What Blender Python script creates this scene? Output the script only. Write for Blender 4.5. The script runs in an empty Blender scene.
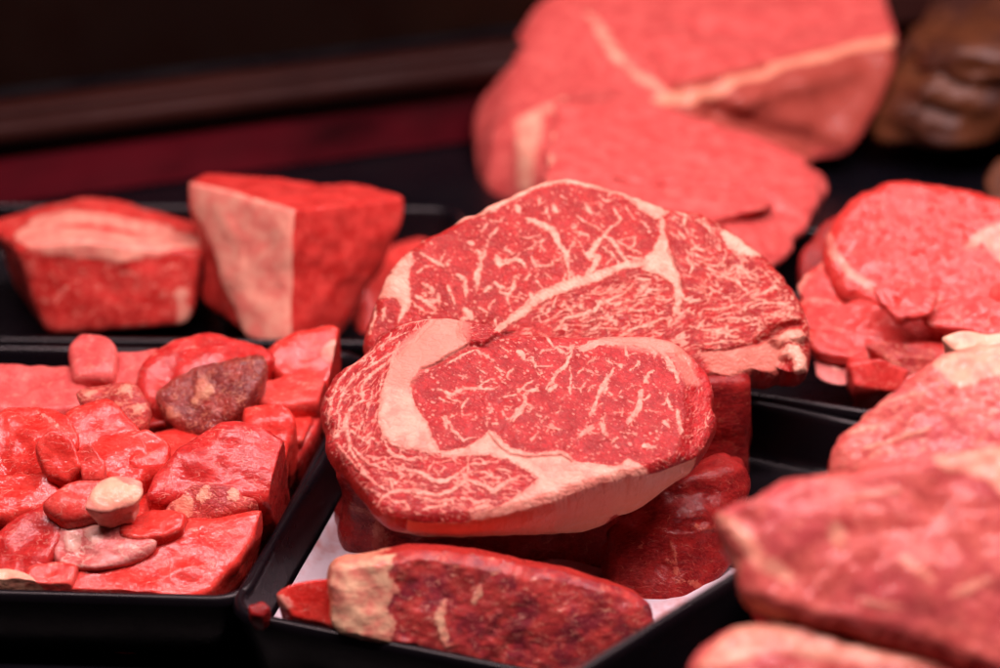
import bpy, bmesh, math, random
import numpy as np
from mathutils import Vector
rad = math.radians
col = bpy.context.scene.collection
sc = bpy.context.scene

# ---------------------------------------------------------------- camera
PITCH = rad(28); CAMZ = 0.575; F = 85 / 36 * 1000
cd = bpy.data.cameras.new('camera'); cam = bpy.data.objects.new('camera', cd); col.objects.link(cam)
cam.location = (0, 0, CAMZ); cam.rotation_euler = (math.pi / 2 - PITCH, 0, 0)
cd.lens = 85; cd.sensor_width = 36; cd.clip_start = 0.02; cd.clip_end = 20
cd.dof.use_dof = True; cd.dof.focus_distance = .995; cd.dof.aperture_fstop = 4.0
sc.camera = cam
C0 = np.array([0, 0, CAMZ])

def ray(x, y):
    dx, dy = (x - 500) / F, -(y - 334) / F
    return np.array([dx, math.cos(PITCH) + dy * math.sin(PITCH), -math.sin(PITCH) + dy * math.cos(PITCH)])
def D(x, y, d): return C0 + ray(x, y) * d                     # the place seen at that spot, d metres out
def Z(x, y, z):                                               # ... at height z
    r = ray(x, y); return C0 + r * ((z - CAMZ) / r[2])

class Plane:
    def __init__(s, x, y, d, tilt, az=0):
        s.O = D(x, y, d); t, a = rad(tilt), rad(az)
        s.N = np.array([math.sin(t) * math.sin(a), -math.sin(t) * math.cos(a), math.cos(t)])
        u = np.cross([0, 1, 0], s.N) if abs(s.N[1]) < .99 else np.array([1., 0, 0])
        s.U = np.array([1, 0, 0]) - s.N * s.N[0]; s.U /= np.linalg.norm(s.U); s.V = np.cross(s.N, s.U)
    def uv(s, pts):
        out = []
        for x, y in pts:
            r = ray(x, y); t = np.dot(s.O - C0, s.N) / np.dot(r, s.N); q = C0 + r * t - s.O
            out.append((np.dot(q, s.U), np.dot(q, s.V)))
        return np.array(out)
    def w(s, u, v, n): return s.O + np.multiply.outer(u, s.U) + np.multiply.outer(v, s.V) + np.multiply.outer(n, s.N)

# ---------------------------------------------------------------- noise
def _h(i, j, k, seed):
    n = (i * 374761393 + j * 668265263 + k * 2147483647 + seed * 144665) & 0xffffffff
    n = ((n ^ (n >> 13)) * 1274126177) & 0xffffffff
    n = ((n ^ (n >> 15)) * 2246822519) & 0xffffffff
    return ((n ^ (n >> 16)) & 0xffff) / 65535.0
def vn(P, f, seed=0):
    P = np.asarray(P, float) * f + 1000.37
    I = np.floor(P).astype(np.int64); T = P - I; T = T * T * T * (T * (T * 6 - 15) + 10)
    x, y, z = I[..., 0], I[..., 1], I[..., 2]; r = 0
    for a in (0, 1):
        for b in (0, 1):
            for c in (0, 1):
                w = (T[..., 0] if a else 1 - T[..., 0]) * (T[..., 1] if b else 1 - T[..., 1]) * (T[..., 2] if c else 1 - T[..., 2])
                r = r + w * _h(x + a, y + b, z + c, seed)
    return r * 2 - 1
def fbm(P, f, seed=0, o=3):
    r = 0; a = 1
    for i in range(o): r = r + a * vn(P, f * 2.03 ** i, seed + i * 17); a *= .5
    return r

def closed(pts, n):                                            # closed Catmull-Rom, resampled evenly
    p = np.asarray(pts, float); m = len(p); out = []
    for i in range(m):
        a, b, c, d = p[i - 1], p[i], p[(i + 1) % m], p[(i + 2) % m]
        for t in np.linspace(0, 1, 12, endpoint=False):
            out.append(.5 * (2 * b + (c - a) * t + (2 * a - 5 * b + 4 * c - d) * t * t + (3 * b - a - 3 * c + d) * t ** 3))
    q = np.array(out + [out[0]]); L = np.r_[0, np.cumsum(np.linalg.norm(np.diff(q, axis=0), axis=1))]
    s = np.linspace(0, L[-1], n, endpoint=False)
    return np.stack([np.interp(s, L, q[:, k]) for k in range(q.shape[1])], 1)

# ---------------------------------------------------------------- distance to traced marks
def seg_sd(Q, line, w, taper=True):
    line = np.asarray(line, float); L = np.r_[0, np.cumsum(np.linalg.norm(np.diff(line, axis=0), axis=1))]
    best = np.full(len(Q), 1e9)
    for k in range(len(line) - 1):
        a, b = line[k], line[k + 1]; ab = b - a; l2 = (ab @ ab) + 1e-18
        t = np.clip(((Q - a) @ ab) / l2, 0, 1)
        d = np.linalg.norm(Q - (a + t[:, None] * ab), axis=1)
        if taper:
            s = (L[k] + t * (L[k + 1] - L[k])) / max(L[-1], 1e-9); ww = w * (.45 + .55 * np.sin(np.pi * np.clip(s, .0, 1)) ** .6)
        else: ww = w
        best = np.minimum(best, d - ww / 2)
    return best
def poly_sd(Q, poly):
    poly = np.asarray(poly, float); d = np.full(len(Q), 1e9); ins = np.zeros(len(Q), bool); x, y = Q[:, 0], Q[:, 1]
    for k in range(len(poly)):
        a, b = poly[k - 1], poly[k]; ab = b - a; t = np.clip(((Q - a) @ ab) / ((ab @ ab) + 1e-18), 0, 1)
        d = np.minimum(d, np.linalg.norm(Q - (a + t[:, None] * ab), axis=1))
        c = (a[1] > y) != (b[1] > y)
        xi = a[0] + (y - a[1]) / (b[1] - a[1] + 1e-18) * ab[0]
        ins ^= c & (x < xi)
    return np.where(ins, -d, d)

# ---------------------------------------------------------------- mesh output
def mesh(name, V, faces, mat, parent=None, attrs=None, smooth=True):
    me = bpy.data.meshes.new(name); V = np.asarray(V, float)
    org = V.mean(0) if parent is None else np.zeros(3)
    me.from_pydata((V - org).tolist(), [], faces if isinstance(faces, list) else faces.tolist()); me.update()
    if smooth: me.polygons.foreach_set('use_smooth', np.ones(len(me.polygons), bool))
    for k, a in (attrs or {}).items():
        a = np.asarray(a, np.float32)
        t = me.attributes.new(k, 'FLOAT' if a.ndim == 1 else 'FLOAT_VECTOR', 'POINT')
        t.data.foreach_set('value' if a.ndim == 1 else 'vector', a.ravel())
    me.materials.append(mat); o = bpy.data.objects.new(name, me); col.objects.link(o)
    if parent is None: o.location = org
    else:
        o.parent = parent; o.matrix_parent_inverse = parent.matrix_basis.inverted() if False else o.matrix_parent_inverse
        o.location = -Vector(parent.location)
    return o
def tag(o, label=None, cat=None, group=None, kind=None):
    for k, v in (('label', label), ('category', cat), ('group', group), ('kind', kind)):
        if v: o[k] = v
    return o
def empty(name, loc, label, cat, group=None):
    o = bpy.data.objects.new(name, None); col.objects.link(o); o.location = loc; o.empty_display_size = .01
    return tag(o, label, cat, group)

# ---------------------------------------------------------------- a cut slice: traced face, real thickness
def slab(name, outline, pl, thick, mat, fat=(), lines=(), meat=(), creases=(), regions=(), md=.5, ms=.3, semi=(),
         N=420, M=70, rag=.0008, bulge=.003, side_fat=0, fatside=None, back=.92, seed=1, rnd=.0025, ang=0, lump=.0008, undercut=0,
         hi=None, capw=0, thickfn=None, parent=None):
    px = np.linalg.norm(ray(500, 334) * 1.0) * np.linalg.norm(pl.O - C0) / F     # metres per traced unit
    B = pl.uv(outline); B = closed(B, N)
    c = B.mean(0); out = B - np.roll(B, 1, 0); T = np.roll(B, -1, 0) - np.roll(B, 1, 0)
    nr = np.stack([T[:, 1], -T[:, 0]], 1); nr /= np.linalg.norm(nr, axis=1)[:, None]
    if np.sum((B - c) * nr) < 0: nr = -nr
    for _ in range(6): nr = (nr + np.roll(nr, 1, 0) + np.roll(nr, -1, 0)); nr /= np.linalg.norm(nr, axis=1)[:, None]
    B3 = np.c_[B, np.zeros(N)]
    B = B + nr * (fbm(B3, 180, seed, 4) * rag)[:, None]
    rows_u = []; rows_n = []; edge = []
    R = np.linspace(.004, 1, M) ** .92
    for r in R:
        q = c + (B - c) * r; rows_u.append(q); e = np.linalg.norm(B - c, axis=1) * (1 - r)
        dn = -rnd * np.clip(1 - e / (rnd * 1.6), 0, 1) ** 2
        rows_n.append(dn); edge.append(e)
    nside = max(8, int(thick / .0011))
    B3 = np.c_[B, np.zeros(N)]
    Bs = B.copy()
    for _ in range(40): Bs = (Bs * 2 + np.roll(Bs, 1, 0) + np.roll(Bs, -1, 0)) / 4
    tf = np.ones(N) if thickfn is None else thickfn(B, pl)
    for k in range(1, nside + 1):
        t = k / nside; o = .0012 * math.sin(math.pi * min(1, t * 1.1)) - (undercut * t * t)
        P3 = B3.copy(); P3[:, 2] = -t * thick
        off = o + fbm(P3, 110, seed + 5, 4) * rag * .5 * min(1, t * 3)
        sm_ = min(1, t * 3.5); rows_u.append(B * (1 - sm_) + Bs * sm_ + nr * np.asarray(off)[:, None]); rows_n.append(-rnd - t * (thick * tf - rnd)); edge.append(np.full(N, -t * thick))
    last = rows_u[-1]
    for r in (.97, .9, .7, .4, .05):
        rows_u.append(c + (last - c) * r); rows_n.append(-thick * (1 + (tf - 1) * r) - (.0015 if r < .95 else .0006)); edge.append(np.full(N, -thick))
    U = np.array(rows_u); NN = np.array(rows_n); E = np.array(edge); R_, _ = NN.shape
    Q = U.reshape(-1, 2); n = NN.ravel(); e = E.ravel(); face = e > -1e-9
    P3 = np.c_[Q, n]
    # warp the traced lines a little so they wander like tissue
    Qw = Q + np.stack([fbm(P3, 220, seed + 31, 3), fbm(P3, 220, seed + 47, 3)], 1) * px * 1.6
    big = .02; sd = np.full(len(Q), big)
    wmod = 1 + .45 * fbm(P3, 160, seed + 61, 2)
    for L, w in lines:
        Lu = pl.uv(L); k = np.all((Qw > Lu.min(0) - .005) & (Qw < Lu.max(0) + .005), axis=1)
        sd[k] = np.minimum(sd[k], seg_sd(Qw[k], Lu, w * px) + (1 - wmod[k]) * w * px * .3)
    for p in fat: sd = np.minimum(sd, poly_sd(Qw, pl.uv(p)))
    for p in meat: sd = np.maximum(sd, -poly_sd(Qw, pl.uv(p)))
    if capw: sd = np.minimum(sd, np.where(face, e - capw * (1 + .6 * fbm(P3, 60, seed + 3, 2)), 1))
    sm = np.full(len(Q), 1.0)
    for p in semi: sm = np.minimum(sm, poly_sd(Qw, pl.uv(p)))
    sm = np.clip(.5 - sm / (px * 6), 0, 1) * 1.0
    mdv = np.full(len(Q), float(md)); msv = np.full(len(Q), float(ms)); th = np.full(len(Q), rad(ang))
    for p, a, b, an in regions:
        k = np.clip(.5 - poly_sd(Qw, pl.uv(p)) / (px * 5), 0, 1)
        mdv = mdv * (1 - k) + a * k; msv = msv * (1 - k) + b * k; th = np.where(k > .5, rad(an), th)
    G = np.stack([Q[:, 0] * np.cos(th) + Q[:, 1] * np.sin(th), -Q[:, 0] * np.sin(th) + Q[:, 1] * np.cos(th), n], 1)
    cr = np.full(len(Q), 1.0)
    for L, w in creases: cr = np.minimum(cr, seg_sd(Qw, pl.uv(L), w * px))
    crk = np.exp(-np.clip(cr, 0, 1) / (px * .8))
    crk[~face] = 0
    # side colouring
    side = np.zeros(len(Q)); side[~face] = 1
    if fatside is not None:
        f = np.full(len(Q), 1.0)
        for p in fatside: f = np.minimum(f, poly_sd(Q, pl.uv(p)))
        f = f + fbm(P3, 90, seed + 88, 3) * .005
        k = ~face & (f < 0); sd[k] = np.maximum(f[k], -.004); mdv[k] = 0; msv[k] = 0
        k2 = ~face & (f >= 0); sd[k2] = np.minimum(f[k2], .003)
    elif side_fat:
        k = ~face; sd[k] = -.002 + .006 * fbm(P3[k], 35, seed + 9, 2)
    else:
        k = ~face; sd[k] = .0018 + .003 * fbm(P3[k], 45, seed + 9, 3)
    # relief
    rr = np.linalg.norm(Q - c, axis=1) / (np.linalg.norm(B - c, axis=1).mean())
    disp = bulge * np.clip(1 - rr ** 2, -1, 1) + fbm(P3, 45, seed + 71, 2) * lump + fbm(P3, 170, seed + 72, 3) * lump * .28
    disp = disp + np.clip(.5 - sd / (px * 1.5), 0, 1) * .00022 - crk * .0007
    disp[e < -thick * .99] = 0
    if hi: disp = disp + hi(Qw, pl, px)
    X = pl.w(Q[:, 0], Q[:, 1], n + disp)
    F_ = []
    idx = np.arange(R_ * N).reshape(R_, N)
    a = idx[:-1]; b = idx[1:]; q = np.stack([a, np.roll(a, -1, 1), np.roll(b, -1, 1), b], -1).reshape(-1, 4)
    F_ = q[:, ::-1].tolist() if np.sum(np.cross(B[:-1], B[1:])) < 0 else q.tolist()
    F_.append(idx[0].tolist()); F_.append(idx[-1].tolist())
    at = dict(sd=sd * 1000, md=mdv, ms=msv, semi=sm, cr=crk, side=side, pl=np.c_[Q, n] * 1000, gr=G * 1000)
    o = mesh(name, X, F_, mat, parent, at)
    me = o.data; bm = bmesh.new(); bm.from_mesh(me); bmesh.ops.recalc_face_normals(bm, faces=bm.faces); bm.to_mesh(me); bm.free()
    return o

# ---------------------------------------------------------------- a lump of meat with cut facets, rounded
def hull_planes(pts):
    bm = bmesh.new()
    for p in pts: bm.verts.new(p)
    r = bmesh.ops.convex_hull(bm, input=bm.verts); bm.normal_update()
    c = np.mean(pts, 0); pls = []
    for f in bm.faces:
        nn = np.array(f.normal); d = float(np.dot(nn, np.array(f.verts[0].co) - c))
        if d < 0: nn, d = -nn, -d
        if d < 1e-5: continue
        for i, (m, e) in enumerate(pls):
            if np.dot(m, nn) > .985: break
        else: pls.append((nn, d))
    bm.free(); return c, np.array([p[0] for p in pls]), np.array([p[1] for p in pls])
def inside(X, q):                                              # meat pressed against the tray wall follows the wall
    q = np.asarray(q); c = q.mean(0); X = X.copy()
    for i in range(4):
        a, b = q[i], q[(i + 1) % 4]; t = (b - a) / np.linalg.norm(b - a); n = np.array([-t[1], t[0]])
        if n @ (c - a) < 0: n = -n
        s = (X[:, :2] - a) @ n; m = np.clip(-s, 0, None); X[:, :2] += m[:, None] * n
    return X
_ico = {}
def ico(s):
    if s not in _ico:
        bm = bmesh.new(); bmesh.ops.create_icosphere(bm, subdivisions=s, radius=1)
        v = np.array([q.co[:] for q in bm.verts]); f = [[q.index for q in p.verts] for p in bm.faces]; bm.free()
        _ico[s] = (v / np.linalg.norm(v, axis=1)[:, None], f)
    return _ico[s]
def project(X, pts):                                            # traced marks laid on the near side of the lump
    out = []; V_ = X - C0
    for x, y in pts:
        r = ray(x, y); r = r / np.linalg.norm(r); t = V_ @ r; p = np.linalg.norm(V_ - t[:, None] * r, axis=1)
        k = p < max(p.min() * 1.5, .003); t0 = t[k].min(); out.append(C0 + r * t0)
    return np.array(out)
def lump(name, pts, mat, sub=6, k=14, lines=(), fatn=(), fatpts=(), amp=.0022, freq=35, seed=1, md=.25, ms=.15, fb=.003, fold=0,
         creases=(), blotch=0, parent=None, grow=1.0, clamp=None, film=(), folds=()):
    pts = np.asarray(pts, float); c, Nn, Dd = hull_planes(pts); v, f = ico(sub)
    g = np.clip(v @ Nn.T, 0, None) / Dd
    k = k * 1.6; r = (g ** k).sum(1) ** (-1 / k) * grow * 1.03
    X = c + v * r[:, None]
    px = np.linalg.norm(c - C0) / F
    sd = np.full(len(X), 1.0); W = X + np.stack([fbm(X, 70, seed + s, 3) for s in (3, 5, 7)], 1) * .0022
    for L, w in lines:
        sd = np.minimum(sd, seg_sd(W, project(X, L), w * px, False))
    for (x, y), rr in fatpts:                                    # patches of surface fat
        p = project(X, [(x, y)])[0]; sd = np.minimum(sd, np.linalg.norm(W - p, axis=1) - rr * px)
    def facets(tri):
        a, b, e = [D(*p) for p in tri]; nn = np.cross(b - a, e - a); nn /= np.linalg.norm(nn)
        if nn @ (C0 - a) < 0: nn = -nn
        j = (Nn @ nn) > .93
        if not j.any(): j[int(np.argmax(Nn @ nn))] = True
        return g[:, j].max(1) / (g.max(1) + 1e-12)
    for tri, lim in fatn: sd = np.minimum(sd, (1 - facets(tri)) * .16 - .0045 + fbm(X, 60, seed + 2, 3) * .0025)
    sem = np.zeros(len(X))
    for tri in film: sem = np.maximum(sem, np.clip((facets(tri) - .93) / .05, 0, 1))
    for nn, lim in ():                                         # a facet that is fat
        nn = np.array(nn, float); nn /= np.linalg.norm(nn); gg = (v * r[:, None] / r.max())
        # facet whose normal is closest to nn
        i = int(np.argmax(Nn @ nn)); m = g[:, i] / (g.max(1) + 1e-12)
        sd = np.minimum(sd, (1 - m - lim) * .03)
    if blotch: sd = np.minimum(sd, .0012 * blotch + fbm(X, 55, seed + 21, 3) * .004)
    cr = np.full(len(X), 1.0)
    for L, w in creases: cr = np.minimum(cr, seg_sd(W, project(X, L), w * px))
    crk = np.exp(-np.clip(cr, 0, 1) / (px * 2.5))
    d = fbm(X, freq, seed, 3) * amp + fbm(X, freq * 4, seed + 9, 3) * amp * (.09 if freq > 36 else .03) + np.clip(.5 - sd / .003, 0, 1) * .0006 - crk * .006
    for L, w, dep in folds:
        q = seg_sd(X, project(X, L), 0, False); d = d + dep * np.exp(-(q / (w * px)) ** 2)
    if fold: d = d + fold * np.abs(fbm(X * [1, 1, 2.2], 22, seed + 13, 2)) * -1
    X = X + v * d[:, None]
    if clamp is not None: X = inside(X, clamp)
    L_ = (X - c) * 1000
    at = dict(sd=sd * 1000, md=np.full(len(X), md), ms=np.full(len(X), ms), semi=sem * 0, cr=crk, side=sem * .9, pl=L_ + seed * 13.7, gr=L_ + seed * 13.7)
    return mesh(name, X, f, mat, parent, at)
def chunk(name, poly, d, tilt, az, h, mat, shrink=.8, z=None, **kw):
    """a cube-like piece: traced upper face, the rest below it"""
    x0, y0 = np.mean(poly, 0)
    if z is not None:
        r = ray(x0, y0); d = (z - CAMZ) / r[2]
    pl = Plane(x0, y0, d, tilt, az); B = pl.uv(poly); c = B.mean(0)
    dn = np.array([0, .25, -1]); dn /= np.linalg.norm(dn)
    top = pl.w(B[:, 0], B[:, 1], np.zeros(len(B))); Bs = c + (B - c) * shrink
    bot = pl.w(Bs[:, 0], Bs[:, 1], np.zeros(len(B))) + dn * h
    return lump(name, np.r_[top, bot], mat, **kw)

# ---------------------------------------------------------------- materials
class NT:
    def __init__(s, name):
        s.m = bpy.data.materials.new(name); s.m.use_nodes = True; s.t = s.m.node_tree; s.t.nodes.clear()
    def n(s, typ, **kw):
        o = s.t.nodes.new(typ)
        for k, v in kw.items():
            if k.startswith('i_'):
                key = k[2:].replace('_', ' '); o.inputs[key].default_value = v
            else: setattr(o, k, v)
        return o
    def l(s, a, b): s.t.links.new(a, b)
    def val(s, x, sock):
        if hasattr(x, 'links') or hasattr(x, 'is_linked'): s.l(x, sock)
        else: sock.default_value = x
    def math(s, op, a, b=0.0, c=None, clamp=False):
        o = s.t.nodes.new('ShaderNodeMath'); o.operation = op; o.use_clamp = clamp
        s.val(a, o.inputs[0]); s.val(b, o.inputs[1])
        if c is not None: s.val(c, o.inputs[2])
        return o.outputs[0]
    def attr(s, name, out='Fac'):
        o = s.t.nodes.new('ShaderNodeAttribute'); o.attribute_name = name; return o.outputs[out]
    def noise(s, vec, scale, detail=2, rough=.5, out='Fac', dist=0):
        o = s.t.nodes.new('ShaderNodeTexNoise'); s.l(vec, o.inputs['Vector']); o.inputs['Scale'].default_value = scale
        o.inputs['Detail'].default_value = detail; o.inputs['Roughness'].default_value = rough; o.inputs['Distortion'].default_value = dist
        return o.outputs[out]
    def vm(s, op, a, b):
        o = s.t.nodes.new('ShaderNodeVectorMath'); o.operation = op; s.val(a, o.inputs[0]); s.val(b, o.inputs[1]); return o.outputs[0]
    def mr(s, x, a, b, c=0., d=1., smooth=True):
        o = s.t.nodes.new('ShaderNodeMapRange'); o.interpolation_type = 'SMOOTHSTEP' if smooth else 'LINEAR'
        s.val(x, o.inputs['Value'])
        for k, v in (('From Min', a), ('From Max', b), ('To Min', c), ('To Max', d)): s.val(v, o.inputs[k])
        return o.outputs['Result']
    def mix(s, f, a, b):
        o = s.t.nodes.new('ShaderNodeMix'); o.data_type = 'RGBA'; s.val(f, o.inputs['Factor'])
        for v, k in ((a, 6), (b, 7)):
            if isinstance(v, tuple): o.inputs[k].default_value = (*v, 1)
            else: s.l(v, o.inputs[k])
        return o.outputs[2]

def meat_mat(name, ca=(.50, .038, .036), cb=(.62, .075, .065), cf=(.80, .40, .27), cf2=(.72, .22, .17), rough=.42, bump=.5, coat=.10,
             sharp=.20, jit=1.15, fib=1.0, blot=None, sss=0., cside=(.42, .03, .022), dim='3D', net=.5, crough=.12, spec=.12):
    N = NT(name); P = N.attr('pl', 'Vector'); G = N.attr('gr', 'Vector')
    sd = N.attr('sd'); md = N.attr('md'); ms = N.attr('ms'); semi = N.attr('semi'); cr = N.attr('cr'); side = N.attr('side')
    n1 = N.noise(P, .55, 4, .6); n2 = N.noise(P, 1.6, 2, .6)
    sdn = N.math('ADD', sd, N.math('ADD', N.math('MULTIPLY', N.math('SUBTRACT', n1, .5), jit * 2.4), N.math('MULTIPLY', N.math('SUBTRACT', n2, .5), jit * .8)))
    f1 = N.mr(sdn, sharp, -sharp)
    # specks
    W = N.vm('ADD', G, N.vm('MULTIPLY', N.vm('SUBTRACT', N.noise(P, .35, 3, .6, 'Color'), (.5, .5, .5)), (2.6, 2.6, 2.6)))
    def specks(sx, sy, thr, off):
        v = N.t.nodes.new('ShaderNodeTexVoronoi'); v.voronoi_dimensions = dim; v.inputs['Scale'].default_value = 1; v.inputs['Randomness'].default_value = 1
        N.l(N.vm('ADD', N.vm('MULTIPLY', W, (sx, sy, .3)), (off, off, 0.)), v.inputs['Vector'])
        r = N.t.nodes.new('ShaderNodeSeparateColor'); N.l(v.outputs['Color'], r.inputs[0])
        t = N.math('MULTIPLY', N.math('MULTIPLY', N.mr(r.outputs[0], .25, 1, 0, thr, False), N.mr(N.noise(P, .12, 2), .35, .62, .25, 1.15)), N.math('MULTIPLY', md, 1.6))
        return N.mr(N.math('SUBTRACT', v.outputs['Distance'], t), .04, -.05)
    s1 = specks(.26, .42, .40, 0.); s2 = specks(.42, .66, .33, 7.3)
    ve = N.t.nodes.new('ShaderNodeTexVoronoi'); ve.voronoi_dimensions = dim; ve.feature = 'DISTANCE_TO_EDGE'; ve.inputs['Scale'].default_value = 1
    N.l(N.vm('MULTIPLY', W, (.24, .46, .4)), ve.inputs['Vector'])
    vc = N.t.nodes.new('ShaderNodeTexVoronoi'); vc.voronoi_dimensions = dim; vc.inputs['Scale'].default_value = 1
    N.l(N.vm('MULTIPLY', W, (.24, .46, .4)), vc.inputs['Vector'])
    vs = N.t.nodes.new('ShaderNodeSeparateColor'); N.l(vc.outputs['Color'], vs.inputs[0])
    # short wandering streaks
    W3 = N.vm('ADD', G, N.vm('MULTIPLY', N.vm('SUBTRACT', N.noise(P, .10, 2, .5, 'Color'), (.5, .5, .5)), (7., 7., 7.)))
    a = N.noise(N.vm('MULTIPLY', W3, (.075, .30, .2)), 1.0, 2, .5)
    b = N.noise(N.vm('MULTIPLY', W3, (.12, .52, .2)), 1.0, 2, .45)
    m1 = N.mr(N.noise(P, .16, 3, .65), .40, .60, 0., 1.)
    m2 = N.mr(N.noise(P, .27, 2, .6), .40, .62, 0., 1.)
    wa = N.math('MULTIPLY', N.math('MULTIPLY', ms, .044), m1); wb = N.math('MULTIPLY', N.math('MULTIPLY', ms, .030), m2)
    st1 = N.mr(N.math('SUBTRACT', N.math('ABSOLUTE', N.math('SUBTRACT', a, .5)), wa), .006, -.008)
    st2 = N.mr(N.math('SUBTRACT', N.math('ABSOLUTE', N.math('SUBTRACT', b, .52)), wb), .006, -.008)
    fine = N.math('MAXIMUM', N.math('MAXIMUM', N.math('MULTIPLY', s1, .8), N.math('MULTIPLY', s2, .72)), N.math('MAXIMUM', N.math('MULTIPLY', st1, .78), N.math('MULTIPLY', st2, .62)))
    fine = N.math('MULTIPLY', fine, N.mr(side, .0, .3, 1., 0.))
    f1 = N.math('MULTIPLY', f1, N.math('MAXIMUM', N.mr(N.noise(P, .45, 3, .6), .32, .56, .45, 1.), N.mr(sd, -.6, -1.4)))
    halo = N.math('MULTIPLY', N.mr(sdn, 1.3, -.2), N.mr(N.noise(P, .5, 3, .6), .4, .65, .0, .25))
    fat = N.math('MAXIMUM', N.math('MAXIMUM', f1, fine), halo)
    # colours
    fibre = N.noise(N.vm('MULTIPLY', G, (.35, 2.2, 1.)), 1.0, 3, .65)
    c = N.mix(N.mr(N.noise(P, .11, 4, .65), .38, .62), tuple(x * .86 for x in ca), cb)
    c = N.mix(N.math('MULTIPLY', N.mr(fibre, .35, .7), .5 * fib), c, tuple(x * 1.18 + .012 for x in cb))
    c = N.mix(N.math('MULTIPLY', N.mr(N.noise(P, .75, 3, .6), .42, .66), .35), c, tuple(x * .72 for x in ca))
    c = N.mix(N.math('MULTIPLY', vs.outputs[0], .35 * net), c, tuple(x * .62 for x in ca))
    c = N.mix(N.math('MULTIPLY', N.mr(ve.outputs['Distance'], .10, .0), net * .8), c, tuple(x * .5 for x in ca))
    if blot: c = N.mix(N.math('MULTIPLY', N.mr(N.noise(P, blot[1], 3, .6), .45, .62), blot[2]), c, blot[0])
    c = N.mix(N.math('MULTIPLY', side, .8), c, cside)
    fc = N.mix(N.mr(N.noise(P, .12, 3, .6), .36, .66), cf, cf2)
    fc = N.mix(N.math('MULTIPLY', N.mr(N.noise(P, .5, 4, .7), .5, .75), .28), fc, tuple(.45 * x + .55 * y for x, y in zip(cb, cf2)))
    fc = N.mix(N.math('MULTIPLY', semi, .75), fc, (.74, .23, .17))
    fc = N.mix(N.math('MULTIPLY', side, .8), fc, (.80, .30, .18))
    fc = N.mix(N.mr(sdn, -2.5, 1.0, 0., .35), fc, cf2)
    c = N.mix(N.math('MULTIPLY', semi, .6), c, cf2)
    c = N.mix(fat, c, fc)
    c = N.mix(N.math('MULTIPLY', cr, .55), c, tuple(x * .35 for x in ca))  # darker crease lines: blood in the steaks, painted shade on the roast folds
    b_ = N.n('ShaderNodeBsdfPrincipled'); N.l(c, b_.inputs['Base Color'])
    N.l(N.mr(N.noise(P, .3, 3), .3, .7, rough - .12, rough + .12), b_.inputs['Roughness'])
    b_.inputs['Coat Weight'].default_value = coat; b_.inputs['Coat Roughness'].default_value = crough
    b_.inputs['Specular IOR Level'].default_value = spec
    b_.inputs['Subsurface Weight'].default_value = sss; b_.inputs['Subsurface Radius'].default_value = (.004, .0012, .001); b_.inputs['Subsurface Scale'].default_value = 1.0
    h = N.math('ADD', N.math('MULTIPLY', fat, .45), N.math('ADD', N.math('MULTIPLY', fibre, .3 * fib), N.math('ADD', N.math('MULTIPLY', N.noise(P, .8, 2, .5), .7), N.math('ADD', N.math('MULTIPLY', N.noise(P, .3, 2), 1.6), N.math('MULTIPLY', N.mr(ve.outputs['Distance'], .0, .22), .9 * net)))))
    bp = N.n('ShaderNodeBump'); bp.inputs['Strength'].default_value = bump; bp.inputs['Distance'].default_value = .0006
    N.l(h, bp.inputs['Height']); N.l(bp.outputs[0], b_.inputs['Normal']); N.l(bp.outputs[0], b_.inputs['Coat Normal'])
    o = N.n('ShaderNodeOutputMaterial'); N.l(b_.outputs[0], o.inputs[0]); return N.m

def plain(name, c, rough=.4, metal=0, c2=None, sc_=8, bump=0, bs=60, spec=.5, stretch=(1, 1, 1), lo=.4, hi=.65):
    N = NT(name); tc = N.n('ShaderNodeTexCoord'); V = N.vm('MULTIPLY', tc.outputs['Object'], stretch)
    b = N.n('ShaderNodeBsdfPrincipled')
    if c2: N.l(N.mix(N.mr(N.noise(V, sc_, 4, .6), lo, hi), c, c2), b.inputs['Base Color'])
    else: b.inputs['Base Color'].default_value = (*c, 1)
    N.l(N.mr(N.noise(V, 25, 4, .6), .3, .7, rough * .8, rough * 1.25), b.inputs['Roughness'])
    b.inputs['Metallic'].default_value = metal; b.inputs['Specular IOR Level'].default_value = spec
    if bump:
        bp = N.n('ShaderNodeBump'); bp.inputs['Strength'].default_value = bump; bp.inputs['Distance'].default_value = .002
        N.l(N.noise(V, bs, 4, .6), bp.inputs['Height']); N.l(bp.outputs[0], b.inputs['Normal'])
    o = N.n('ShaderNodeOutputMaterial'); N.l(b.outputs[0], o.inputs[0]); return N.m

M_hero = meat_mat('marbled_beef', ca=(.33, .009, .012), cb=(.50, .028, .029), cf=(.87, .44, .33), cf2=(.80, .29, .22), rough=.45, bump=.6, dim='2D', sss=.05, net=.45, coat=.22, crough=.09)
M_hero2 = meat_mat('marbled_beef_rear', ca=(.33, .009, .010), cb=(.50, .028, .025), cf=(.88, .49, .36), cf2=(.80, .32, .23), rough=.45, bump=.65, dim='2D', sss=.05, net=.45, coat=.2, crough=.09)
M_dark = meat_mat('dark_beef', ca=(.20, .007, .009), cb=(.34, .018, .016), cf=(.52, .16, .10), cf2=(.42, .06, .04), rough=.38, coat=.22, bump=.45, fib=1.2, jit=1.8, net=.2)
M_red = meat_mat('lean_beef', ca=(.62, .022, .016), cb=(.74, .055, .040), cf=(.82, .42, .30), cf2=(.78, .22, .18), rough=.34, coat=.5, crough=.08, bump=.28, fib=.8, net=.2)
M_red_b = meat_mat('lean_beef_deep', ca=(.48, .014, .014), cb=(.62, .04, .034), cf=(.82, .42, .30), cf2=(.78, .22, .18), rough=.34, coat=.5, crough=.08, bump=.28, net=.25)
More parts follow.
